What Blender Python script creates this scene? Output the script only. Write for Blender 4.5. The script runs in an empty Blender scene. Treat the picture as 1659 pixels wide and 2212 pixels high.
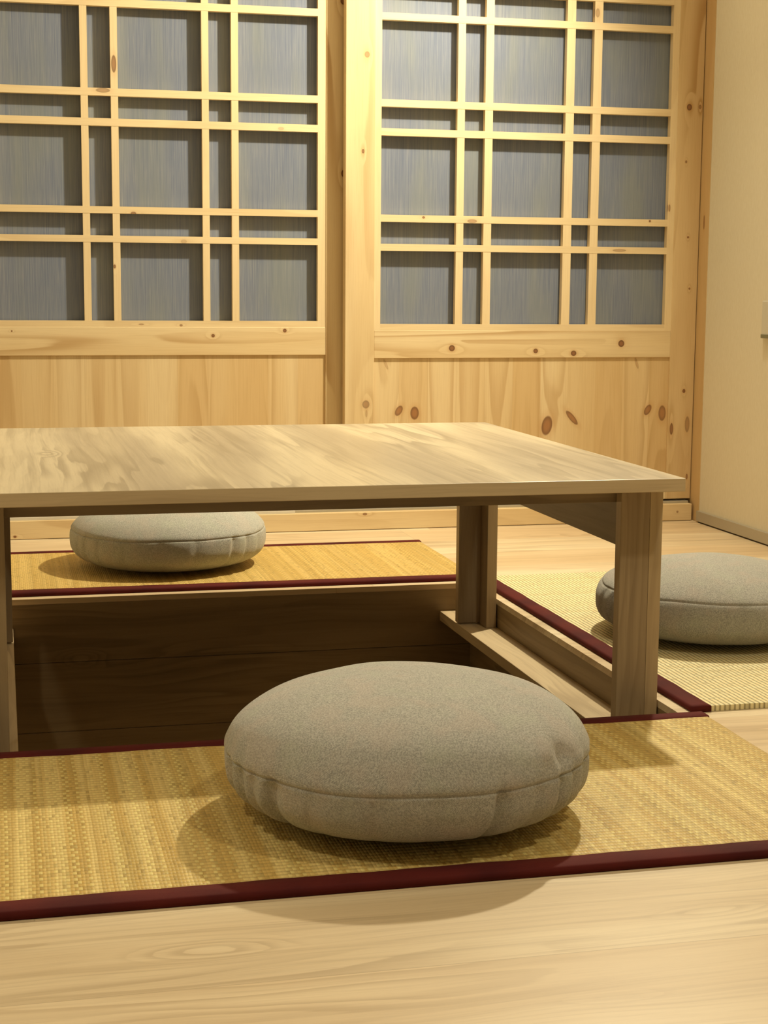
import bpy, bmesh, math, random
from mathutils import Vector, Matrix

# ------------------------------------------------------------------ camera
scene = bpy.context.scene
col = scene.collection
YAW, PITCH, ROLL, FPX, CAM_H = 0.2361016, 0.1389928, 0.0071742, 3442.03, 0.665
F = Vector((math.sin(YAW)*math.cos(PITCH), math.cos(YAW)*math.cos(PITCH), -math.sin(PITCH)))
R0 = Vector((math.cos(YAW), -math.sin(YAW), 0)); U0 = R0.cross(F)
R = math.cos(ROLL)*R0 + math.sin(ROLL)*U0
U = -math.sin(ROLL)*R0 + math.cos(ROLL)*U0
cd = bpy.data.cameras.new('camera'); cam = bpy.data.objects.new('camera', cd); col.objects.link(cam)
cd.sensor_fit = 'VERTICAL'; cd.sensor_height = 36.0; cd.lens = FPX/2212*36.0
cd.clip_start = 0.05
M = Matrix(((R.x, U.x, -F.x, 0), (R.y, U.y, -F.y, 0), (R.z, U.z, -F.z, 0), (0, 0, 0, 1)))
cam.matrix_world = Matrix.Translation((0, 0, CAM_H)) @ M
scene.camera = cam

# ------------------------------------------------------------------ light and exposure
scene.view_settings.view_transform = 'Standard'
scene.view_settings.look = 'None'
scene.view_settings.gamma = 1.0
scene.view_settings.use_curve_mapping = False
scene.view_settings.exposure = 0.10
world = bpy.data.worlds.new('world'); scene.world = world; world.use_nodes = True
bg = world.node_tree.nodes['Background']
bg.inputs[0].default_value = (1.0, 0.89, 0.64, 1); bg.inputs[1].default_value = 0.06
WARM = (1.0, 0.90, 0.65)
def spot(name, loc, target, power, size_deg, blend, radius=0.035, colr=WARM):
    l = bpy.data.lights.new(name, 'SPOT'); o = bpy.data.objects.new(name, l); col.objects.link(o)
    l.energy = power; l.color = colr; l.spot_size = math.radians(size_deg); l.spot_blend = blend
    l.shadow_soft_size = radius
    o.location = loc
    d = Vector(target) - Vector(loc)
    o.rotation_euler = d.to_track_quat('-Z', 'Y').to_euler()
    return o
spot('ceiling_spot_near_doors', (1.64, 3.64, 2.01), (-0.1, 3.45, 0.85), 212, 168, 1.0)
spot('ceiling_spot_front_right', (1.35, 1.20, 2.12), (1.0, 1.3, 0), 37, 150, 1.0, 0.06)
spot('ceiling_spot_front_left', (-0.7, 1.40, 2.12), (-0.2, 1.5, 0), 34, 150, 1.0, 0.06)

# ------------------------------------------------------------------ node helpers
class NT:
    def __init__(s, name):
        s.m = bpy.data.materials.new(name); s.m.use_nodes = True
        s.t = s.m.node_tree; s.t.nodes.clear()
        s.out = s.t.nodes.new('ShaderNodeOutputMaterial')
        s.b = s.t.nodes.new('ShaderNodeBsdfPrincipled')
        s.t.links.new(s.b.outputs[0], s.out.inputs[0])
        tc = s.t.nodes.new('ShaderNodeTexCoord')
        sp = s.t.nodes.new('ShaderNodeSeparateXYZ'); s.t.links.new(tc.outputs['Object'], sp.inputs[0])
        s.x, s.y, s.z = sp.outputs; s.co = tc.outputs['Object']
    def set(s, sock, v):
        if hasattr(v, 'is_linked') or isinstance(v, bpy.types.NodeSocket): s.t.links.new(v, sock)
        else: sock.default_value = v
    def math(s, op, a, b=0.0, c=None, clamp=False):
        n = s.t.nodes.new('ShaderNodeMath'); n.operation = op; n.use_clamp = clamp
        s.set(n.inputs[0], a); s.set(n.inputs[1], b)
        if c is not None: s.set(n.inputs[2], c)
        return n.outputs[0]
    def add(s, a, b): return s.math('ADD', a, b)
    def mul(s, a, b): return s.math('MULTIPLY', a, b)
    def ma(s, a, b, c): return s.math('MULTIPLY_ADD', a, b, c)
    def vec(s, a=0.0, b=0.0, c=0.0):
        n = s.t.nodes.new('ShaderNodeCombineXYZ')
        for i, v in enumerate((a, b, c)): s.set(n.inputs[i], v)
        return n.outputs[0]
    def noise(s, v, scale=1.0, detail=2.0, rough=0.5, dist=0.0):
        n = s.t.nodes.new('ShaderNodeTexNoise'); s.set(n.inputs['Vector'], v)
        n.inputs['Scale'].default_value = scale; n.inputs['Detail'].default_value = detail
        n.inputs['Roughness'].default_value = rough; n.inputs['Distortion'].default_value = dist
        return n.outputs[0]
    def white(s, v):
        n = s.t.nodes.new('ShaderNodeTexWhiteNoise'); n.noise_dimensions = '3D'; s.set(n.inputs['Vector'], v)
        return n.outputs[0]
    def smooth(s, v, a, b, lo=0.0, hi=1.0):
        n = s.t.nodes.new('ShaderNodeMapRange'); n.interpolation_type = 'SMOOTHSTEP'
        s.set(n.inputs[0], v); n.inputs[1].default_value = a; n.inputs[2].default_value = b
        n.inputs[3].default_value = lo; n.inputs[4].default_value = hi
        return n.outputs[0]
    def lin(s, v, a, b, lo=0.0, hi=1.0):
        n = s.t.nodes.new('ShaderNodeMapRange'); s.set(n.inputs[0], v)
        n.inputs[1].default_value = a; n.inputs[2].default_value = b
        n.inputs[3].default_value = lo; n.inputs[4].default_value = hi
        return n.outputs[0]
    def mix(s, f, a, b, mode='MIX'):
        n = s.t.nodes.new('ShaderNodeMix'); n.data_type = 'RGBA'; n.blend_type = mode
        s.set(n.inputs[0], f)
        for i, v in ((6, a), (7, b)):
            if isinstance(v, tuple): n.inputs[i].default_value = (*v, 1) if len(v) == 3 else v
            else: s.t.links.new(v, n.inputs[i])
        return n.outputs[2]
    def ellipse(s, a, l, ka, kl, ra, rl, tilt=0.0):
        u = s.math('SUBTRACT', a, ka); v = s.math('SUBTRACT', l, kl)
        if tilt: u = s.ma(v, -tilt, u)
        u = s.mul(u, 1/ra); v = s.mul(v, 1/rl)
        return s.math('SQRT', s.ma(u, u, s.mul(v, v)))
    def finish(s, colour, rough=0.5, bump=None, bstr=0.3, bdist=0.001, spec=None):
        s.set(s.b.inputs['Base Color'], colour if not isinstance(colour, tuple) else (*colour, 1))
        s.set(s.b.inputs['Roughness'], rough)
        if spec is not None: s.b.inputs['Specular IOR Level'].default_value = spec
        if bump is not None:
            n = s.t.nodes.new('ShaderNodeBump'); n.inputs['Strength'].default_value = bstr
            n.inputs['Distance'].default_value = bdist
            s.set(n.inputs['Height'], bump); s.t.links.new(n.outputs[0], s.b.inputs['Normal'])
        return s.m

PINE_L = (0.84, 0.68, 0.42); PINE_M = (0.77, 0.585, 0.325); PINE_D = (0.50, 0.30, 0.12)
_seed = [0.0]
def pine(name, axis, knots=(), boards=None, light=PINE_L, mid=PINE_M, dark=PINE_D, rings=9.0, linestr=0.45, dull=0.0, freq=5.0):
    """knotty pine; axis = direction of the grain; knots = (across, along, r_across, r_along[, strength[, tilt]])"""
    n = NT(name); _seed[0] += 3.17; sd = _seed[0]
    if axis == 'Z': a, l = n.ma(n.y, 0.9, n.x), n.z
    elif axis == 'X': a, l = n.ma(n.y, 0.9, n.z), n.x
    else: a, l = n.add(n.x, n.z), n.y
    tone = None; off = sd
    if boards:
        bw, b0 = boards
        bi = n.math('FLOOR', n.mul(n.math('SUBTRACT', a, b0), 1/bw))
        wn = n.white(n.vec(bi, sd, 0.5))
        off = n.ma(bi, 7.31, sd); tone = wn
        fr = n.math('FRACT', n.mul(n.math('SUBTRACT', a, b0), 1/bw))
        acc = n.mul(n.math('ABSOLUTE', n.math('SUBTRACT', fr, 0.5)), bw)
    big = n.noise(n.vec(n.mul(a, freq), n.mul(l, 0.75), off), 1.0, 1.5, 0.45)
    field = n.mul(big, rings)
    if boards:      # cathedral arches centred in each board
        field = n.add(n.mul(big, rings*0.35), n.add(n.mul(n.mul(acc, acc), 600.0), n.mul(l, n.ma(tone, 7.0, -3.5))))
    masks = []
    for k in knots:
        ka, kl, ra, rl = k[:4]; st = k[4] if len(k) > 4 else 1.0; ti = k[5] if len(k) > 5 else 0.0
        d = n.ellipse(a, l, ka, kl, ra, rl, ti)
        dw = n.ellipse(a, l, ka, kl, ra*1.7, rl*3.4, ti)
        g = n.smooth(dw, 0.0, 2.0, (0.35 if boards else 1.1) * min(1, st+0.2), 0.0)
        field = n.add(field, g)
        masks.append((d, st))
    jit = n.noise(n.vec(n.mul(a, 60), n.mul(l, 3), sd), 1.0, 2)
    field = n.add(field, n.mul(jit, 0.22))
    fr = n.math('FRACT', field)
    lines = n.mul(n.smooth(fr, 0.0, 0.82), n.smooth(fr, 0.99, 0.86))     # soft rise, sharp fall
    fib = n.noise(n.vec(n.mul(a, 420), n.mul(l, 9), sd), 1.0, 2, 0.6)
    wide = n.noise(n.vec(n.mul(a, 9), n.mul(l, 0.5), sd+9), 1.0, 2)
    c = n.mix(n.smooth(wide, 0.3, 0.7), light, mid)
    if tone is not None:
        c = n.mix(n.lin(tone, 0, 1, 0.0, 0.65), c, (0.67, 0.455, 0.21))
    lv = n.mul(n.math('POWER', lines, 2.2), n.smooth(n.noise(n.vec(n.mul(a, 12), n.mul(l, 1.2), sd+4), 1.0, 1), 0.36, 0.66, 0.12, 1.0))
    c = n.mix(n.mul(lv, linestr*1.15), c, dark)
    c = n.mix(n.smooth(fib, 0.42, 0.75, 0.0, 0.16), c, dark)
    for d, st in masks:
        c = n.mix(n.smooth(d, 2.2, 0.9, 0.0, 0.30*st), c, (0.55, 0.25, 0.07))
        core = n.smooth(d, 0.95, 0.35)
        kc = n.mix(core, (0.17, 0.062, 0.02), (0.34, 0.135, 0.042)) if boards else n.mix(core, (0.13, 0.05, 0.018), (0.27, 0.11, 0.042))
        c = n.mix(n.smooth(d, 1.12, 0.90, 0.0, 0.92*st), c, kc)
    if boards:
        edge = n.smooth(acc, bw*0.5-0.0008, bw*0.5, 0.0, 0.22)
        c = n.mix(edge, c, dark)
    if dull: c = n.mix(dull, c, (0.5, 0.36, 0.2))
    return n.finish(c, 0.46, fib, 0.12, 0.0006, 0.35)

OAK_L = (0.85, 0.73, 0.52); OAK_M = (0.71, 0.575, 0.385); OAK_D = (0.36, 0.26, 0.155)
def oak(name, axis, knots=(), planks=False, light=OAK_L, mid=OAK_M, dark=OAK_D, freq=4.0, stretch=0.55, contrast=1.0, rough=0.42, spec=0.4, wamp=0.10, ringn=15.0, ringamp=0.7):
    """pale oak laminate with flowing streaks"""
    n = NT(name); _seed[0] += 2.71; sd = _seed[0]
    if axis == 'X': a, l = n.add(n.y, n.mul(n.z, 1.0)), n.x
    elif axis == 'Y': a, l = n.add(n.x, n.mul(n.z, 1.0)), n.y
    else: a, l = n.add(n.x, n.y), n.z
    off = sd
    if planks:
        w, o0 = 0.2, 4.05
        q = n.mul(n.math('SUBTRACT', a, o0), 1/w)
        row = n.math('FLOOR', q)
        rr = n.white(n.vec(row, 3.3, 1.1))
        ls = n.add(n.mul(n.math('SUBTRACT', l, 1.07), 1/1.25), n.mul(row, 0.93))
        seg = n.math('FLOOR', ls)
        tone = n.white(n.vec(row, seg, 5.0))
        off = n.ma(row, 3.7, n.ma(seg, 1.9, sd))
    warp = n.noise(n.vec(n.mul(a, 5), n.mul(l, 1.6), n.add(off, 11.0) if planks else off+11.0), 1.0, 2)
    a2 = n.ma(warp, wamp, a)
    big = n.noise(n.vec(n.mul(a2, freq*1.6), n.mul(l, stretch), off), 1.0, 3, 0.55)
    field = n.mul(big, ringn)
    masks = []
    for k in knots:
        ka, kl, ra, rl = k[:4]; st = k[4] if len(k) > 4 else 1.0
        d = n.ellipse(a, l, ka, kl, ra, rl)
        field = n.add(field, n.smooth(d, 0.0, 2.6, 3.2*st, 0.0))
        masks.append((d, st))
    jit = n.noise(n.vec(n.mul(a, 60), n.mul(l, 3), sd), 1.0, 3, 0.6)
    fr = n.math('FRACT', n.add(field, n.mul(jit, 0.55)))
    lines = n.mul(n.smooth(fr, 0.0, 0.85), n.smooth(fr, 1.0, 0.88))
    st2 = n.noise(n.vec(n.mul(a2, 55), n.mul(l, 1.2), n.add(off, 5.0) if planks else off+5.0), 1.0, 3, 0.6)
    broad = n.noise(n.vec(n.mul(a2, 8), n.mul(l, 0.9), n.add(off, 2.0) if planks else off+2.0), 1.0, 2, 0.5)
    fib = n.noise(n.vec(n.mul(a, 330), n.mul(l, 14), sd), 1.0, 2, 0.6)
    c = n.mix(n.smooth(broad, 0.36, 0.64), light, mid)
    c = n.mix(n.smooth(st2, 0.48, 0.72, 0.0, 0.42*contrast), c, dark)
    st3 = n.noise(n.vec(n.mul(a2, 170), n.mul(l, 2.6), off), 1.0, 3, 0.65)
    c = n.mix(n.smooth(st3, 0.50, 0.78, 0.0, 0.34*contrast), c, dark)
    c = n.mix(n.smooth(st3, 0.46, 0.28, 0.0, 0.30), c, light)
    amp = n.smooth(n.noise(n.vec(n.mul(a, 7), n.mul(l, 2), sd+8), 1.0, 1), 0.42, 0.66, 0.10*ringamp, ringamp*contrast)
    for d, st in masks: amp = n.math('MAXIMUM', amp, n.smooth(d, 2.4, 0.8, 0.0, 0.6*st))
    c = n.mix(n.mul(n.math('POWER', lines, 2.0), n.mul(amp, 0.75)), c, dark)
    c = n.mix(n.smooth(fib, 0.45, 0.78, 0.0, 0.14), c, dark)
    for d, st in masks:
        c = n.mix(n.smooth(d, 0.75, 0.2, 0.0, 0.35*st), c, light)
    if planks:
        c = n.mix(n.lin(tone, 0, 1, 0.0, 0.50), c, (0.66, 0.46, 0.26))
        e1 = n.math('ABSOLUTE', n.math('SUBTRACT', n.math('FRACT', q), 0.5))
        e2 = n.math('ABSOLUTE', n.math('SUBTRACT', n.math('FRACT', ls), 0.5))
        edge = n.math('MAXIMUM', n.smooth(e1, 0.4945, 0.499), n.smooth(e2, 0.4990, 0.4997))
        c = n.mix(n.mul(edge, 0.30), c, (0.2, 0.12, 0.06))
    return n.finish(c, rough, fib, 0.08, 0.0005, spec)

def plain(name, c, rough=0.6, spec=0.3, metal=0.0, noise=None):
    n = NT(name)
    n.b.inputs['Metallic'].default_value = metal
    if noise:
        v = n.noise(n.co, noise[0], 3); cc = n.mix(n.smooth(v, 0.3, 0.7), c, tuple(x*noise[1] for x in c))
        return n.finish(cc, rough, v, 0.2, 0.001, spec)
    return n.finish(c, rough, spec=spec)

def weave(name, swap, c1, c2, seed, olive=0.3, rib=0.35, row=0.0098, bs=0.6, strand=0.42):
    """rush matting: fine strands bound by cross threads"""
    n = NT(name)
    a, l = (n.y, n.x) if swap else (n.x, n.y)
    wob = n.noise(n.vec(n.mul(a, 14), n.mul(l, 9), seed), 1.0, 2)
    a = n.ma(wob, 0.004, a); l = n.ma(n.noise(n.vec(n.mul(a, 60), n.mul(l, 20), seed+3), 1.0, 1), 0.003, l)
    qa = n.mul(a, 1/0.0042); ql = n.mul(l, 1/row)
    ia, il = n.math('FLOOR', qa), n.math('FLOOR', ql)
    ra = n.white(n.vec(ia, seed, 0.0)); rb = n.white(n.vec(ia, il, seed)); rc = n.white(n.vec(ia, seed, 9.0))
    par = n.math('FLOORED_MODULO', n.add(ia, il), 2.0)
    fa = n.math('ABSOLUTE', n.math('SUBTRACT', n.math('FRACT', qa), 0.5))
    fl = n.math('ABSOLUTE', n.math('SUBTRACT', n.math('FRACT', ql), 0.5))
    band = n.noise(n.vec(n.mul(a, 48), n.mul(l, 0.8), seed), 1.0, 2)
    c = n.mix(n.smooth(band, 0.38, 0.60), c1, c2)
    c = n.mix(n.lin(ra, 0, 1, 0.0, strand), c, tuple(x*0.62 for x in c2))
    c = n.mix(n.smooth(n.noise(n.vec(n.mul(a, 20), n.mul(l, 3), seed+1), 1.0, 1), 0.55, 0.7, 0.0, olive), c, (0.42, 0.40, 0.16))
    chk = n.mul(par, n.smooth(rc, 0.35, 1.0, 0.15, 1.0))
    c = n.mix(n.mul(chk, 0.50), c, tuple(min(1, x*1.35) for x in c1))
    c = n.mix(n.mul(n.smooth(rb, 0.84, 1.0), 0.42), c, tuple(x*0.40 for x in c2))
    c = n.mix(n.smooth(fl, 0.22, 0.48, 0.0, rib), c, tuple(x*0.42 for x in c2))  # dark rows: shade in the grooves between cross threads, painted into the colour
    h = n.add(n.mul(n.smooth(fl, 0.5, 0.1), 0.8), n.add(n.mul(n.smooth(fa, 0.5, 0.1), 0.35), n.mul(chk, 0.8)))
    return n.finish(c, 0.5, h, bs, 0.0014, 0.35)

def linen(name, tint):
    n = NT(name)
    ang = n.math('ARCTAN2', n.y, n.x)
    rad = n.math('SQRT', n.ma(n.x, n.x, n.mul(n.y, n.y)))
    g = n.noise(n.co, 1100.0, 2, 0.7); g2 = n.noise(n.co, 480.0, 2, 0.6); g3 = n.noise(n.co, 22.0, 2); g4 = n.noise(n.co, 130.0, 2)
    jt = n.mul(n.noise(n.co, 60.0, 1), 0.004)
    d1 = n.math('SINE', n.mul(n.add(n.add(n.x, n.mul(n.y, 0.75)), n.add(jt, n.mul(n.z, 0.6))), 2*math.pi/0.0019))
    d2 = n.math('SINE', n.mul(n.add(n.math('SUBTRACT', n.x, n.mul(n.y, 1.3)), n.mul(n.z, 1.2)), 2*math.pi/0.0031))
    w = n.mul(n.smooth(d1, -0.6, 0.9), n.smooth(d2, -1.2, 0.4))
    c = n.mix(n.smooth(g2, 0.34, 0.66, 0.0, 1.0), tint, tuple(x*0.58 for x in tint))
    c = n.mix(n.smooth(g, 0.48, 0.72, 0.0, 0.5), c, (0.88, 0.86, 0.80))
    c = n.mix(n.mul(n.smooth(w, 0.55, 0.0), 0.22), c, tuple(x*0.40 for x in tint))
    c = n.mix(n.smooth(g4, 0.45, 0.7, 0.0, 0.15), c, tuple(x*0.6 for x in tint))
    c = n.mix(n.smooth(g3, 0.50, 0.66, 0.0, 0.22), c, (tint[0]*1.02, tint[1]*0.84, tint[2]*0.80))
    c = n.mix(n.smooth(g3, 0.46, 0.32, 0.0, 0.16), c, (tint[0]*0.88, tint[1]*1.0, tint[2]*0.84))
    m = n.finish(c, 0.95, n.add(w, n.mul(g2, 0.8)), 0.45, 0.0008, 0.1)
    n.b.inputs['Sheen Weight'].default_value = 0.12
    return m

def pane_cloth(name):
    n = NT(name)
    s1 = n.noise(n.vec(n.mul(n.x, 300), 0.0, n.mul(n.z, 3.2)), 1.0, 3, 0.65)
    s2 = n.noise(n.vec(n.mul(n.x, 1000), 0.0, n.mul(n.z, 12)), 1.0, 2, 0.6)
    s3 = n.noise(n.vec(n.mul(n.x, 11), 0.0, n.mul(n.z, 2.4)), 1.0, 2)
    c = n.mix(n.smooth(s1, 0.30, 0.70), (0.155, 0.185, 0.272), (0.225, 0.252, 0.320))
    c = n.mix(n.smooth(s2, 0.45, 0.8, 0.0, 0.5), c, (0.38, 0.38, 0.38))
    c = n.mix(n.smooth(s3, 0.42, 0.72, 0.0, 0.40), c, (0.27, 0.29, 0.25))
    return n.finish(c, 0.8, s1, 0.15, 0.0005, 0.15)

# ------------------------------------------------------------------ mesh helpers
def box(bm, x0, x1, y0, y1, z0, z1, mi=0):
    vs = [bm.verts.new((x, y, z)) for x in (x0, x1) for y in (y0, y1) for z in (z0, z1)]
    for q in ((0, 1, 3, 2), (4, 6, 7, 5), (0, 4, 5, 1), (2, 3, 7, 6), (0, 2, 6, 4), (1, 5, 7, 3)):
        f = bm.faces.new([vs[i] for i in q]); f.material_index = mi
def mk(name, bm, mats, parent=None, bevel=0.0, smooth=False, seg=2):
    bmesh.ops.recalc_face_normals(bm, faces=bm.faces)
    me = bpy.data.meshes.new(name); bm.to_mesh(me); bm.free()
    for m in (mats if isinstance(mats, (list, tuple)) else [mats]): me.materials.append(m)
    o = bpy.data.objects.new(name, me); col.objects.link(o)
    if smooth:
        for p in me.polygons: p.use_smooth = True
    if parent: o.parent = parent
    if bevel:
        b = o.modifiers.new('bevel', 'BEVEL'); b.width = bevel; b.segments = seg; b.limit_method = 'ANGLE'
        b.harden_normals = False
    return o
def boxes(name, lst, mats, parent=None, bevel=0.0):
    bm = bmesh.new()
    for b in lst: box(bm, *b)
    return mk(name, bm, mats, parent, bevel)
def empty(name, loc=(0, 0, 0)):
    o = bpy.data.objects.new(name, None); col.objects.link(o); o.location = loc; o.empty_display_size = 0.1
    return o
def tag(o, label=None, cat=None, group=None, kind=None):
    if label: o['label'] = label
    if cat: o['category'] = cat
    if group: o['group'] = group
    if kind: o['kind'] = kind
    return o
def struct(o, label=None, cat=None): return tag(o, label, cat, kind='structure')

# ------------------------------------------------------------------ dimensions (metres, solved from the photograph)
XC = 1.965                       # right wall
YD1, YD2 = 4.350, 4.308          # front faces of the left (rear) and right (front) sliding door
CEIL = 2.15
PX0, PX1, PY0, PY1 = -0.0757, 1.0353, 2.268, 3.4456   # leg pit
PZ = -0.42

# ------------------------------------------------------------------ setting
floor_mat = oak('floor_laminate', 'X', planks=True, knots=[
    (1.5386, 0.195, 0.017, 0.050, 1.0), (1.520, 0.741, 0.013, 0.045, 0.7), (1.344, 0.553, 0.010, 0.035, 0.5),
    (4.092, 1.43, 0.02, 0.05, 0.5)])
struct(boxes('floor', [(-2.2, XC, -1.2, PY0, -0.012, 0), (-2.2, XC, PY1, 4.45, -0.012, 0),
                       (-2.2, PX0, PY0, PY1, -0.012, 0), (PX1, XC, PY0, PY1, -0.012, 0)], floor_mat),
       'pale oak laminate floor in planks around the leg pit', 'floor')
pit_x = oak('pit_lining_long', 'X', light=(0.37, 0.265, 0.14), mid=(0.28, 0.195, 0.10), dark=(0.16, 0.105, 0.05), rough=0.5,  # darker brown boards, with some of the pit's shade put into the colour
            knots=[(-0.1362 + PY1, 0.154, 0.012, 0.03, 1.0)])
pit_y = oak('pit_lining_side', 'Y', light=(0.37, 0.265, 0.14), mid=(0.28, 0.195, 0.10), dark=(0.16, 0.105, 0.05), rough=0.5)  # same darkened colour, pit shade included
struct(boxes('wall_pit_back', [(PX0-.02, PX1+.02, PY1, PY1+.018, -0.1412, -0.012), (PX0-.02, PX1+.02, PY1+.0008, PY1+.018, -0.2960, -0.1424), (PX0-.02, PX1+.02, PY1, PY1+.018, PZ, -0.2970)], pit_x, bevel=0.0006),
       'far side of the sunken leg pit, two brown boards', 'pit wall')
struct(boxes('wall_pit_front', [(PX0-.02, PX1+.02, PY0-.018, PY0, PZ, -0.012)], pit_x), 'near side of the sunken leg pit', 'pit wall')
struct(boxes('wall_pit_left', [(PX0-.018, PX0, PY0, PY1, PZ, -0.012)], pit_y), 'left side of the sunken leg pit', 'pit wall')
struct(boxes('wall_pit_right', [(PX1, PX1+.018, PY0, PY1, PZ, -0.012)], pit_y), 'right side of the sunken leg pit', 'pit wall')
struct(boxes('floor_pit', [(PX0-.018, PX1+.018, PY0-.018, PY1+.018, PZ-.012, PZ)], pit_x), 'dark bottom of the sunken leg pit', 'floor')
ledge_mat = oak('ledge_laminate', 'Y', light=(0.70, 0.56, 0.36), mid=(0.60, 0.46, 0.28))
LZ = -0.0622
struct(boxes('trim_1', [(0.9617, PX1, PY0, PY1, LZ-0.022, LZ)], ledge_mat, bevel=0.0008), 'narrow ledge inside the right side of the pit under the table legs', 'ledge')
struct(boxes('trim_2', [(PX0, 0.0118, PY0, PY1, LZ-0.022, LZ)], ledge_mat, bevel=0.0008), 'narrow ledge inside the left side of the pit', 'ledge')

def wall_paper(name):
    n = NT(name)
    s = n.noise(n.vec(n.mul(n.y, 420), n.mul(n.x, 420), n.mul(n.z, 60)), 1.0, 3, 0.6)
    c = n.mix(n.smooth(s, 0.3, 0.7), (0.79, 0.735, 0.60), (0.75, 0.69, 0.55))
    return n.finish(c, 0.7, s, 0.15, 0.0008, 0.2)
wp = wall_paper('cream_wallpaper')
struct(boxes('wall_right', [(XC, XC+.1, -1.2, 4.249, -0.012, CEIL)], wp), 'cream papered wall on the right', 'wall')
struct(boxes('wall_back', [(-2.2, XC+.1, 4.44, 4.5, -0.012, CEIL)], wp), 'wall behind the sliding doors', 'wall')
struct(boxes('wall_left', [(-2.3, -2.2, -1.2, 4.5, -0.012, CEIL)], wp), 'cream wall out of frame on the left', 'wall')
struct(boxes('ceiling', [(-2.3, XC+.1, -1.2, 4.5, CEIL, CEIL+.05)], plain('ceiling_paint', (0.78, 0.75, 0.68), 0.8)), 'pale ceiling', 'ceiling')
alu = plain('brushed_aluminium', (0.50, 0.47, 0.40), 0.42, 0.5, 0.45)
alu_l = plain('pale_aluminium', (0.78, 0.76, 0.70), 0.4, 0.5, 0.3)
dark_gap = plain('gap_shade_dark', (0.05, 0.035, 0.02), 0.8)  # flat dark colour standing in for the shade inside narrow gaps
bb = struct(boxes('baseboard_right', [(1.955, XC, -1.2, 4.249, 0.004, 0.034)], alu, bevel=0.001), 'slim grey metal skirting along the cream wall', 'baseboard')
boxes('gap_shade', [(1.9565, XC, -1.2, 4.235, 0, 0.004)], dark_gap, bb)  # dark strip painted in for the shaded gap under the skirting

# threshold, jamb, header
thr = struct(boxes('trim_3', [(-2.2, 1.9555, 4.280, 4.44, 0.0013, 0.050)],
    pine('threshold_pine', 'X', [(0.0446 + 0.9*4.28, 0.9752, 0.0035, 0.006, 0.8), (0.0271 + 0.9*4.28, 1.9108, 0.003, 0.003, 0.7), (0.0086 + 0.9*4.28, 0.0255, 0.003, 0.004, 1)], linestr=0.3),
    bevel=0.0015), 'pine threshold beam below the sliding doors', 'threshold')
boxes('gap_shade', [(-2.2, 1.953, 4.283, 4.44, 0, 0.0013)], dark_gap, thr)  # dark strip painted in for the shadow line between threshold and floor
boxes('track', [(-2.2, 1.953, 4.300, 4.318, 0.050, 0.0565), (-2.2, 1.953, 4.322, 4.326, 0.050, 0.0575)], alu, thr, 0.0006)
boxes('track', [(-2.2, 0.78, 4.290, 4.296, 0.050, 0.0578)], alu_l, thr, 0.0006)
struct(boxes('trim_4', [(1.9632, XC+.06, 4.249, 4.44, 0.0, CEIL)],
    pine('jamb_pine', 'Z', [(1.963 + 0.9*4.28, 0.86, 0.004, 0.02, 0.8)], light=(0.68, 0.49, 0.26), mid=(0.62, 0.43, 0.21), linestr=0.25), bevel=0.001),
    'pine door jamb post against the cream wall', 'door jamb')
struct(boxes('trim_5', [(-2.2, 1.9632, 4.28, 4.44, 1.815, CEIL)], pine('header_pine', 'X'), bevel=0.001), 'pine header above the sliding doors', 'header')

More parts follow.
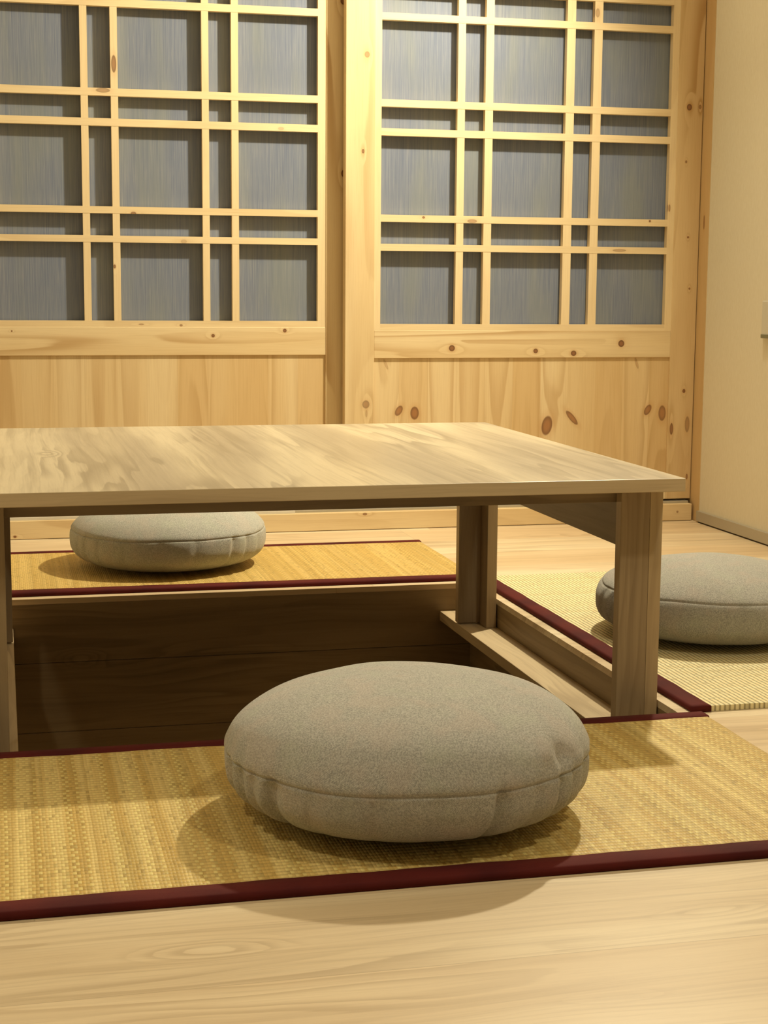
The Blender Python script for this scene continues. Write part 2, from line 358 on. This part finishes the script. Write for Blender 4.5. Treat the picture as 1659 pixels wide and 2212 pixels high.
cloth = pane_cloth('grey_blue_pane_cloth')
def sliding_door(name, label, yf, x, bars_x, ops_x, bars_z, op_z, rail, zbot, ks):
    """x = (stile L outer, inner, stile R inner, outer); ops_x = lattice opening; rail = (z0, z1)"""
    d = struct(empty(name, (0, 0, 0)), label, 'sliding door')
    yb = yf + 0.034; ztop = op_z[1] + 0.10; rs = 0.9*yf
    g = lambda k: [(q[0]+rs, *q[1:]) for q in k]
    boxes('stile', [(x[0], x[1], yf, yb, zbot, ztop)], pine(name+'_stile_left_pine', 'Z', g(ks['sl']), linestr=0.38), d, 0.0012)
    boxes('stile', [(x[2], x[3], yf, yb, zbot, ztop)], pine(name+'_stile_right_pine', 'Z', g(ks['sr']), linestr=0.75, light=ks.get('srl', PINE_L), mid=ks.get('srm', PINE_M)), d, 0.0012)
    boxes('rail', [(x[1], x[2], yf+.0008, yb, rail[0], rail[1])], pine(name+'_rail_pine', 'X', g(ks['rail']), linestr=0.6, rings=7, freq=16), d, 0.001)
    boxes('rail', [(x[1], x[2], yf+.0008, yb, op_z[1]+0.018, ztop)], pine(name+'_top_rail_pine', 'X'), d, 0.001)
    boxes('rail', [(x[1], x[2], yf+.0008, yb, zbot, zbot+0.07)], pine(name+'_bottom_rail_pine', 'X'), d, 0.001)
    boxes('lower_panel', [(x[1]-.004, x[2]+.004, yf+.006, yf+.018, zbot+0.066, rail[0]+0.004)],
          pine(name+'_panel_pine', 'Z', [(q[0]+0.9*(yf+.006), *q[1:]) for q in ks['panel']], boards=(0.083, x[1]+0.9*(yf+.006)-0.01), linestr=0.40), d)
    # lattice: outer frame then bars, vertical wood index 0, horizontal index 1
    bm = bmesh.new(); y0, y1 = yf+.0015, yf+.021
    box(bm, x[1], ops_x[0], y0, y1, rail[1], op_z[1]+.018, 0); box(bm, ops_x[1], x[2], y0, y1, rail[1], op_z[1]+.018, 0)
    box(bm, ops_x[0], ops_x[1], y0, y1, rail[1], op_z[0], 1); box(bm, ops_x[0], ops_x[1], y0, y1, op_z[1], op_z[1]+.018, 1)
    for a, b in bars_x: box(bm, a, b, y0+.0006, y1, op_z[0], op_z[1], 0)
    for a, b in bars_z: box(bm, ops_x[0], ops_x[1], y0, y1-.0006, a, b, 1)
    mk('lattice', bm, [pine(name+'_lattice_upright_pine', 'Z', g(ks['lv']), light=(0.86, 0.69, 0.43), mid=(0.83, 0.655, 0.39), linestr=0.12),
                       pine(name+'_lattice_cross_pine', 'X', g(ks['lh']), light=(0.86, 0.69, 0.43), mid=(0.83, 0.655, 0.39), linestr=0.18)], d)
    boxes('cloth_pane', [(ops_x[0]-.005, ops_x[1]+.005, yf+.0255, yf+.029, op_z[0]-.005, op_z[1]+.005)], cloth, d)
    return d
sliding_door('door_1', 'left pine sliding door with square lattice over grey blue cloth', YD1, (-0.0901, -0.0201, 0.8767, 0.958),
    [(.2217, .2406), (.3000, .3188), (.5396, .5582), (.6188, .6376)], (0.0009, .8546),
    [(.7834, .8010), (.8591, .8773), (1.0858, 1.1053), (1.1632, 1.1827), (1.3910, 1.4105), (1.4685, 1.4880)], (.5761, 1.6965), (.483, .5592), 0.060,
    dict(sl=[], sr=[(.9270, .9775, .0075, .010), (.9310, .4047, .006, .011), (.9293, 1.1789, .003, .004), (.9329, .9068, .003, .003), (.925, 1.4329, .009, .009)],
         rail=[(.5367, .5646, .0045, .0045), (.5507, .7625, .005, .005), (.5488, .0309, .002, .002)],
         panel=[], lv=[(.3107, 1.2455, .0065, .022, .8), (.3047, .7197, .003, .005, .9)],
         lh=[(1.1782, .2796, .006, .018, .6), (.8615, .3545, .004, .007, .8), (.7892, .4879, .005, .008, .3), (1.0938, .7532, .004, .008, .3), (.5677, .3712, .002, .007, .6), (.5654, .4781, .003, .004, .7)]))
sliding_door('door_2', 'right pine sliding door in front, knotty panel under square lattice', YD2, (.9228, 1.0051, 1.8843, 1.9612),
    [(1.2365, 1.2575), (1.3158, 1.3380), (1.5496, 1.5740), (1.6296, 1.6535)], (1.0222, 1.8642),
    [(.7695, .7882), (.8478, .8670), (1.0788, 1.0983), (1.1555, 1.1749), (1.3835, 1.4026), (1.4600, 1.4790)], (.5694, 1.687), (.4752, .5515), 0.062,
    dict(sl=[(.9810, 1.2901, .007, .008, .55), (.9709, 1.0350, .0035, .006, .9), (.9825, .3478, .010, .011, .6), (.9840, .322, .003, .010, .3)],
         sr=[(1.9193, 1.1822, .0075, .009, .95), (1.9520, 1.184, .004, .006, .7), (1.9149, 1.0303, .003, .004, .8), (1.9282, .8184, .003, .003), (1.9378, .6724, .003, .003, .9),
             (1.9311, .3776, .0045, .0055), (1.8958, .2674, .005, .017, .9), (1.9448, .2803, .007, .023, .55), (1.9489, .1265, .003, .008, .8)],
         srl=(0.76, 0.58, 0.33), srm=(0.70, 0.51, 0.27),
         rail=[(.5034, 1.2285, .0085, .0085), (.4952, 1.4752, .0065, .0065), (.4884, 1.5891, .0075, .008), (.5158, 1.7332, .0095, .0090)],
         panel=[(1.0784, .3287, .010, .014, .85, .35), (1.1239, .3217, .012, .018, .9), (1.5152, .2816, .0155, .027, .9, .12), (1.5903, .3032, .010, .020, .85, -.75),
                (1.8227, .3234, .010, .015, .85, .35), (1.8677, .3135, .011, .022, .8), (1.0400, .458, .004, .014, .35, -.4), (1.7840, .4586, .004, .016, .4, -.3)],
         lv=[(1.6391, 1.4286, .006, .012, .5), (1.8698, .8997, .003, .010, .7)],
         lh=[(.8625, 1.1429, .003, .004, .9), (.8547, 1.2824, .005, .014, .55), (.8635, 1.8101, .003, .003, 1), (.7800, 1.72, .004, .02, .5)]))

# wall plate at the right edge of the picture
wpl = tag(empty('wall_plate', (XC, 3.84, 0.592)), 'off-white rectangular plate on the cream wall at the right edge of the photo', 'wall plate')
boxes('plate', [(-0.010, 0, -0.046, 0.0455, -0.049, 0.050)], plain('plate_plastic', (0.66, 0.63, 0.54), 0.4), wpl, 0.003)
boxes('slot', [(-0.0125, -0.009, -0.038, 0.042, -0.048, -0.038)], plain('plate_dark_slot', (0.22, 0.21, 0.13), 0.5), wpl, 0.001)

# ------------------------------------------------------------------ table
TX0, TX1, TY0, TY1, TZ, TT = -0.0789, 1.0385, 2.2977, 3.3701, 0.3751, 0.0208
top_mat = oak('table_top_laminate', 'Y', light=(0.72, 0.61, 0.42), mid=(0.50, 0.41, 0.285), dark=(0.32, 0.25, 0.16), freq=3.4, stretch=0.5, contrast=1.0, rough=0.36, wamp=0.035, ringn=13.0, ringamp=0.8,
    knots=[(.455-.48, 2.8394-2.83, .012, .03, .55), (.2813-.48, 2.95-2.83, .012, .16, .35), (.10-.48, 2.70-2.83, .055, .17, .40), (.7624-.48, 3.15-2.83, .008, .10, .5)])
leg_mat = oak('table_leg_laminate', 'Z', light=(0.41, 0.305, 0.185), mid=(0.33, 0.24, 0.14), dark=(0.20, 0.135, 0.075), contrast=0.7)  # legs darker than the top: shade under the table put into the colour
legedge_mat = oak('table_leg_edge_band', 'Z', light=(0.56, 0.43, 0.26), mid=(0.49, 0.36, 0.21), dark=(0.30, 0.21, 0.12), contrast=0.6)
side_mat = oak('table_apron_laminate', 'Y', light=(0.33, 0.245, 0.145), mid=(0.26, 0.185, 0.105), dark=(0.16, 0.11, 0.06))  # apron laminate toned down further, shade below the tabletop put into its colour
front_mat = oak('table_apron_front_laminate', 'X', light=(0.33, 0.245, 0.145), mid=(0.26, 0.185, 0.105), dark=(0.16, 0.11, 0.06))  # same painted-in shade as the side aprons
edge_mat = oak('table_edge_band', 'X', light=(0.64, 0.50, 0.31), mid=(0.56, 0.42, 0.25), dark=(0.36, 0.25, 0.14), contrast=0.6)
table = tag(empty('low_table', (0.48, 2.83, 0)), 'low pale oak table standing on ledges in the sunken pit', 'table')
def T(x0, x1, y0, y1, z0, z1, mi=0): return (x0-.48, x1-.48, y0-2.83, y1-2.83, z0, z1, mi)
tt = boxes('tabletop', [T(TX0, TX1, TY0, TY1, TZ-TT, TZ)], [top_mat, edge_mat], table, 0.0010)
for p in tt.data.polygons:
    if abs(p.normal.z) < 0.5 or p.normal.z < -0.5: p.material_index = 1
zb = TZ-TT
LY0, LY1 = 2.3689, 3.3149
def leg(x_in, x_mid, x_out, y_o, y_i, sgn):
    """L section: board A faces the front or back, board B runs back from it on the outer side"""
    bm = bmesh.new()
    xa0, xa1 = min(x_in, x_mid), max(x_in, x_mid); xb0, xb1 = min(x_mid, x_out), max(x_mid, x_out)
    ya0, ya1 = (y_o, y_o+.022) if sgn > 0 else (y_o-.022, y_o)
    yb0, yb1 = (y_o, y_o+.0716) if sgn > 0 else (y_o-.0716, y_o)
    box(bm, *T(xa0, xa1, ya0, ya1, LZ+.003, zb)); box(bm, *T(xb0, xb1, yb0-.0004, yb1+.0004, LZ+.0003, zb))
    o = mk('leg', bm, [leg_mat, legedge_mat], table, 0.0009)
    for p in o.data.polygons[6:]:
        if abs(p.normal.y) > 0.5: p.material_index = 1
    for p in o.data.polygons[:6]:
        if abs(p.normal.x) > 0.5: p.material_index = 1
    return o
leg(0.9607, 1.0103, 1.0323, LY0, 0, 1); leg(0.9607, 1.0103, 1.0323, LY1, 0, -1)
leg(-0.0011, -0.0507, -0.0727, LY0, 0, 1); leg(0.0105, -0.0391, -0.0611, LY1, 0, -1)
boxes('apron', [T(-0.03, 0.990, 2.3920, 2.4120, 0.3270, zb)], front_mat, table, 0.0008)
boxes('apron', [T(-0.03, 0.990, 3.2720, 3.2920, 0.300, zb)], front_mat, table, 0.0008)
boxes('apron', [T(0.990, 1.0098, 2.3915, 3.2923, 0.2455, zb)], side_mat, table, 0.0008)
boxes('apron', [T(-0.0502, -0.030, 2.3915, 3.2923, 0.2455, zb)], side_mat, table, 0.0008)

# ------------------------------------------------------------------ straw mats with maroon bindings
maroon = NT('maroon_binding_cloth')
mv = maroon.noise(maroon.co, 900.0, 2); mb = maroon.noise(maroon.co, 9.0, 2)
maroon = maroon.finish(maroon.mix(maroon.smooth(mb, 0.35, 0.7), (0.110, 0.012, 0.010), (0.070, 0.008, 0.009)), 0.8, mv, 0.3, 0.0005, 0.2)
MT = 0.0098
def strip_mesh(L, w, t, axis, seed):
    """rounded binding folded over the mat edge; runs along axis, slightly wavy inner edge"""
    rnd = random.Random(seed); bm = bmesh.new(); N = 90; rows = []
    ph = [rnd.uniform(0, 6.28) for _ in range(4)]
    for i in range(N+1):
        s = L*i/N
        wv = 0.0006*math.sin(s*31+ph[0]) + 0.0005*math.sin(s*77+ph[1])
        ww = w + wv; k = 1.0
        prof = [(ww, 0.0), (0.0012, 0.0), (0.0, 0.0015), (-0.0004, t*0.55), (0.0012, t*0.93), (0.004, t+0.0007), (ww*0.5, t+0.0011+wv*0.5), (ww-.001, t+0.0009), (ww, t-0.001)]
        r = []
        for (u, z) in prof:
            p = (s, u, z) if axis == 'X' else (u, s, z)
            r.append(bm.verts.new(p))
        rows.append(r)
    n = len(rows[0])
    for i in range(N):
        for j in range(n): bm.faces.new((rows[i][j], rows[i][(j+1) % n], rows[i+1][(j+1) % n], rows[i+1][j]))
    bm.faces.new(rows[0]); bm.faces.new(rows[-1])
    return bm
def mat(label, x0, x1, y0, y1, long_axis, weave_mat, bw, seed):
    """mat with bindings on its two long sides"""
    e = tag(empty('straw_mat', (x0, y0, 0)), label, 'mat', 'straw mats with maroon bindings around the table')
    W, D = x1-x0, y1-y0; bm = bmesh.new(); g = 0.004
    if long_axis == 'X': nx, ny, a0, a1, b0, b1 = 160, 8, 0, W, g, D-g
    else: nx, ny, a0, a1, b0, b1 = 8, 160, g, W-g, 0, D
    rnd = random.Random(seed); top = []; bot = []
    jl = [rnd.uniform(-.0008, .0008) for _ in range(200)]
    for i in range(nx+1):
        tr, br = [], []
        for j in range(ny+1):
            x = a0+(a1-a0)*i/nx; y = b0+(b1-b0)*j/ny
            if long_axis == 'Y' and j in (0, ny): y += jl[i]
            if long_axis == 'X' and i in (0, nx): x += jl[j]
            z = MT - 0.0004 + 0.0003*math.sin(x*23+seed)*math.sin(y*19)
            tr.append(bm.verts.new((x, y, z))); br.append(bm.verts.new((x, y, 0.0003)))
        top.append(tr); bot.append(br)
    for i in range(nx):
        for j in range(ny):
            bm.faces.new((top[i][j], top[i+1][j], top[i+1][j+1], top[i][j+1]))
            bm.faces.new((bot[i][j], bot[i][j+1], bot[i+1][j+1], bot[i+1][j]))
    for i in range(nx):
        bm.faces.new((bot[i][0], bot[i+1][0], top[i+1][0], top[i][0])); bm.faces.new((top[i][ny], top[i+1][ny], bot[i+1][ny], bot[i][ny]))
    for j in range(ny):
        bm.faces.new((top[0][j], top[0][j+1], bot[0][j+1], bot[0][j])); bm.faces.new((bot[nx][j], bot[nx][j+1], top[nx][j+1], top[nx][j]))
    mk('weave', bm, weave_mat, e, smooth=False)
    L = W if long_axis == 'X' else D
    for side in (0, 1):
        b = mk('binding', strip_mesh(L+0.005, bw, MT, long_axis, seed+side), maroon, e, smooth=True)
        b.location = (-0.0025, 0, 0) if long_axis == 'X' else (0, -0.0025, 0)
        if side:
            if long_axis == 'X': b.location = (-0.0025, D, 0); b.scale = (1, -1, 1)
            else: b.location = (W, -0.0025, 0); b.scale = (-1, 1, 1)
    return e
GOLD1, GOLD2 = (0.84, 0.645, 0.265), (0.66, 0.445, 0.135)
w1 = weave('rush_weave_front', False, GOLD1, GOLD2, 1.0, 0.16)
w2 = weave('rush_weave_back', False, (0.76, 0.54, 0.19), (0.64, 0.43, 0.125), 5.0, 0.1)
w3 = weave('rush_weave_pale', True, (0.97, 0.86, 0.52), (0.93, 0.78, 0.43), 8.0, 0.0, 1.0, 0.0086, 1.0, 0.08)
mat('golden straw mat with maroon binding in front of the table', -0.105, 1.0565, 1.6560, 2.2600, 'X', w1, 0.033, 3)
mat('golden straw mat with maroon binding behind the table, by the sliding doors', -0.105, 1.0590, 3.4728, 4.0230, 'X', w2, 0.032, 7)
mat('paler straw mat turned sideways at the right end of the table', 1.0560, 1.640, 2.2880, 3.4740, 'Y', w3, 0.034, 11)

# ------------------------------------------------------------------ round floor cushions
def cushion(label, cx, cy, r, h, seed, tint, zs, pleats=None, zf=0.45, n1=3.1, n2=2.28, dents=(), pk=1.0):
    e = tag(empty('floor_cushion', (cx, cy, MT+.0004)), label, 'cushion', 'round grey floor cushions')
    rnd = random.Random(seed); NA, NR = 320, 84; zq = zf*h
    if pleats is None:
        pleats = [(rnd.uniform(0, 360), rnd.uniform(2.0, 4.5), rnd.uniform(0.0020, 0.0050)) for _ in range(14)]
    pleats = [(math.radians(a), math.radians(w*0.62), d) for a, w, d in pleats]
    ph = [rnd.uniform(0, 6.28) for _ in range(8)]
    def surf(a, rr0, z0):
        v = z0/h; q = rr0/r
        rr = rr0*(1 + 0.007*math.sin(2*a+ph[0]) + 0.005*math.sin(3*a+ph[1]) + 0.0025*math.sin(7*a+ph[2]) + 0.0015*math.sin(12*a+ph[5]))
        z = z0 + h*0.03*math.sin(a+ph[3])*q*max(0, v-0.3) + 0.0025*math.sin(4*a+ph[4])*q*q*v + 0.0012*math.sin(9*a+ph[6])*q**3*v
        if q > 0.45:
            f = min(1.0, max(0.0, (zs+0.015-v)/0.05)) * min(1.0, max(0.0, (v-0.01)/0.12))
            up = 0.30*math.exp(-max(0, v-zs)/0.10) if v >= zs-0.01 else 0
            for pa, pw, pd in pleats:
                d = (a-pa+math.pi) % (2*math.pi)-math.pi + 0.10*(zs-v)
                if abs(d) < 5*pw:
                    g = math.exp(-(d/pw)**2) + (0.45*math.exp(-((d-1.6*pw)/(1.3*pw))**2) if d > 0 else 0) - 0.15*math.exp(-((d+1.5*pw)/pw)**2)
                    rr -= pk*pd*(f+up)*g
            for da, dw, dv, dh, dd in dents:
                d = ((a-math.radians(da)+math.pi) % (2*math.pi)-math.pi)/math.radians(dw)
                rr -= dd*math.exp(-d*d - ((v-dv)/dh)**2)
            dvv = (v-zs)/0.011
            rr -= 0.0020*math.exp(-dvv*dvv)
            rr += 0.0012*math.exp(-((v-zs-0.05)/0.04)**2)
        return rr, max(0.0, z)
    def prof(s_):
        n = n1 if s_ < 0 else n2
        c = math.sqrt(max(0, 1-s_*s_))
        return r*c**(2/n), zq + (zq if s_ < 0 else h-zq)*math.copysign(abs(s_)**(2/n), s_)
    bm = bmesh.new(); rings = []
    ts = [-math.pi/2 + math.pi*i/NR for i in range(1, NR)]
    # extra rings around the seam so that the groove is resolved
    vz = zs*h; svs = []
    for dz in (-0.0036, -0.0024, -0.0012, 0, 0.0012, 0.0024, 0.0036):
        zz = vz+dz; n = n1 if zz < zq else n2; q = abs(zz-zq)/(zq if zz < zq else h-zq)
        svs.append(math.asin(math.copysign(q**(n/2), zz-zq)))
    ts = sorted([t for t in ts if not (svs[0]-0.004 < t < svs[-1]+0.004)] + svs)
    for t in ts:
        rr0, z0 = prof(math.sin(t)); ring = []
        for k in range(NA):
            a = 2*math.pi*k/NA; rr, z = surf(a, rr0, z0)
            ring.append(bm.verts.new((rr*math.cos(a), rr*math.sin(a), z)))
        rings.append(ring)
    for i in range(len(rings)-1):
        for k in range(NA): bm.faces.new((rings[i][k], rings[i][(k+1) % NA], rings[i+1][(k+1) % NA], rings[i+1][k]))
    b0 = bm.verts.new((0, 0, 0.0)); t0 = bm.verts.new((0, 0, h))
    for k in range(NA):
        bm.faces.new((b0, rings[0][(k+1) % NA], rings[0][k])); bm.faces.new((t0, rings[-1][k], rings[-1][(k+1) % NA]))
    mk('cover', bm, linen('linen_cover_%d' % seed, tint), e, smooth=True)
    bm = bmesh.new(); rs = []; rr0, z0 = prof(math.sin(svs[3])); NB = 320
    for k in range(NB):
        a = 2*math.pi*k/NB; rr, z = surf(a, rr0, z0); rr -= 0.0003; w = 0.0006; qd = []
        for jj in range(5):
            b = 2*math.pi*jj/5
            qd.append(bm.verts.new(((rr+w*math.cos(b))*math.cos(a), (rr+w*math.cos(b))*math.sin(a), z+w*math.sin(b))))
        rs.append(qd)
    for k in range(NB):
        for jj in range(5): bm.faces.new((rs[k][jj], rs[(k+1) % NB][jj], rs[(k+1) % NB][(jj+1) % 5], rs[k][(jj+1) % 5]))
    mk('seam', bm, seam_mat, e, smooth=True)
    return e
seam_mat = plain('seam_thread', (0.36, 0.33, 0.28), 0.9)
GREY = (0.60, 0.585, 0.545)
cushion('large round grey linen cushion on the front mat, nearest the camera', 0.4915, 1.908, 0.2300, 0.172, 21, GREY, 0.48,
    pleats=[(-149, 3.2, .0075), (-158, 2.4, .004), (-166, 3, .006), (-175, 3, .005), (-133, 2.5, .0015), (-76, 2.2, .0060), (-62, 2.5, .0022), (-50, 2.2, .0065), (-42, 2.0, .0045), (-33, 2.4, .006), (-22, 3, .005),
            (-113, 3, .0012), (-95, 2.5, .0010), (10, 3, .005), (60, 3, .005), (120, 3, .005)],
    pk=1.5, dents=[(-47, 5, .60, .10, .0085), (-56, 4, .55, .07, .003)])
cushion('round grey linen cushion on the mat behind the table', 0.3795, 3.776, 0.2330, 0.160, 22, (0.58, 0.575, 0.52), 0.56,
    pleats=[(-150, 3, .004), (-160, 3, .003), (-120, 3, .002), (-100, 4, .0015), (-80, 3, .002), (-55, 2.5, .006), (-43, 3, .005), (-30, 3, .003), (-138, 2, .002), (170, 3, .004)])
cushion('round grey linen cushion on the paler mat right of the table', 1.328, 2.806, 0.222, 0.143, 23, (0.52, 0.505, 0.465), 0.66,
    pleats=[(-160, 2.5, .004), (-172, 3, .004), (178, 3, .003), (-100, 3, .001), (-70, 3, .001)])
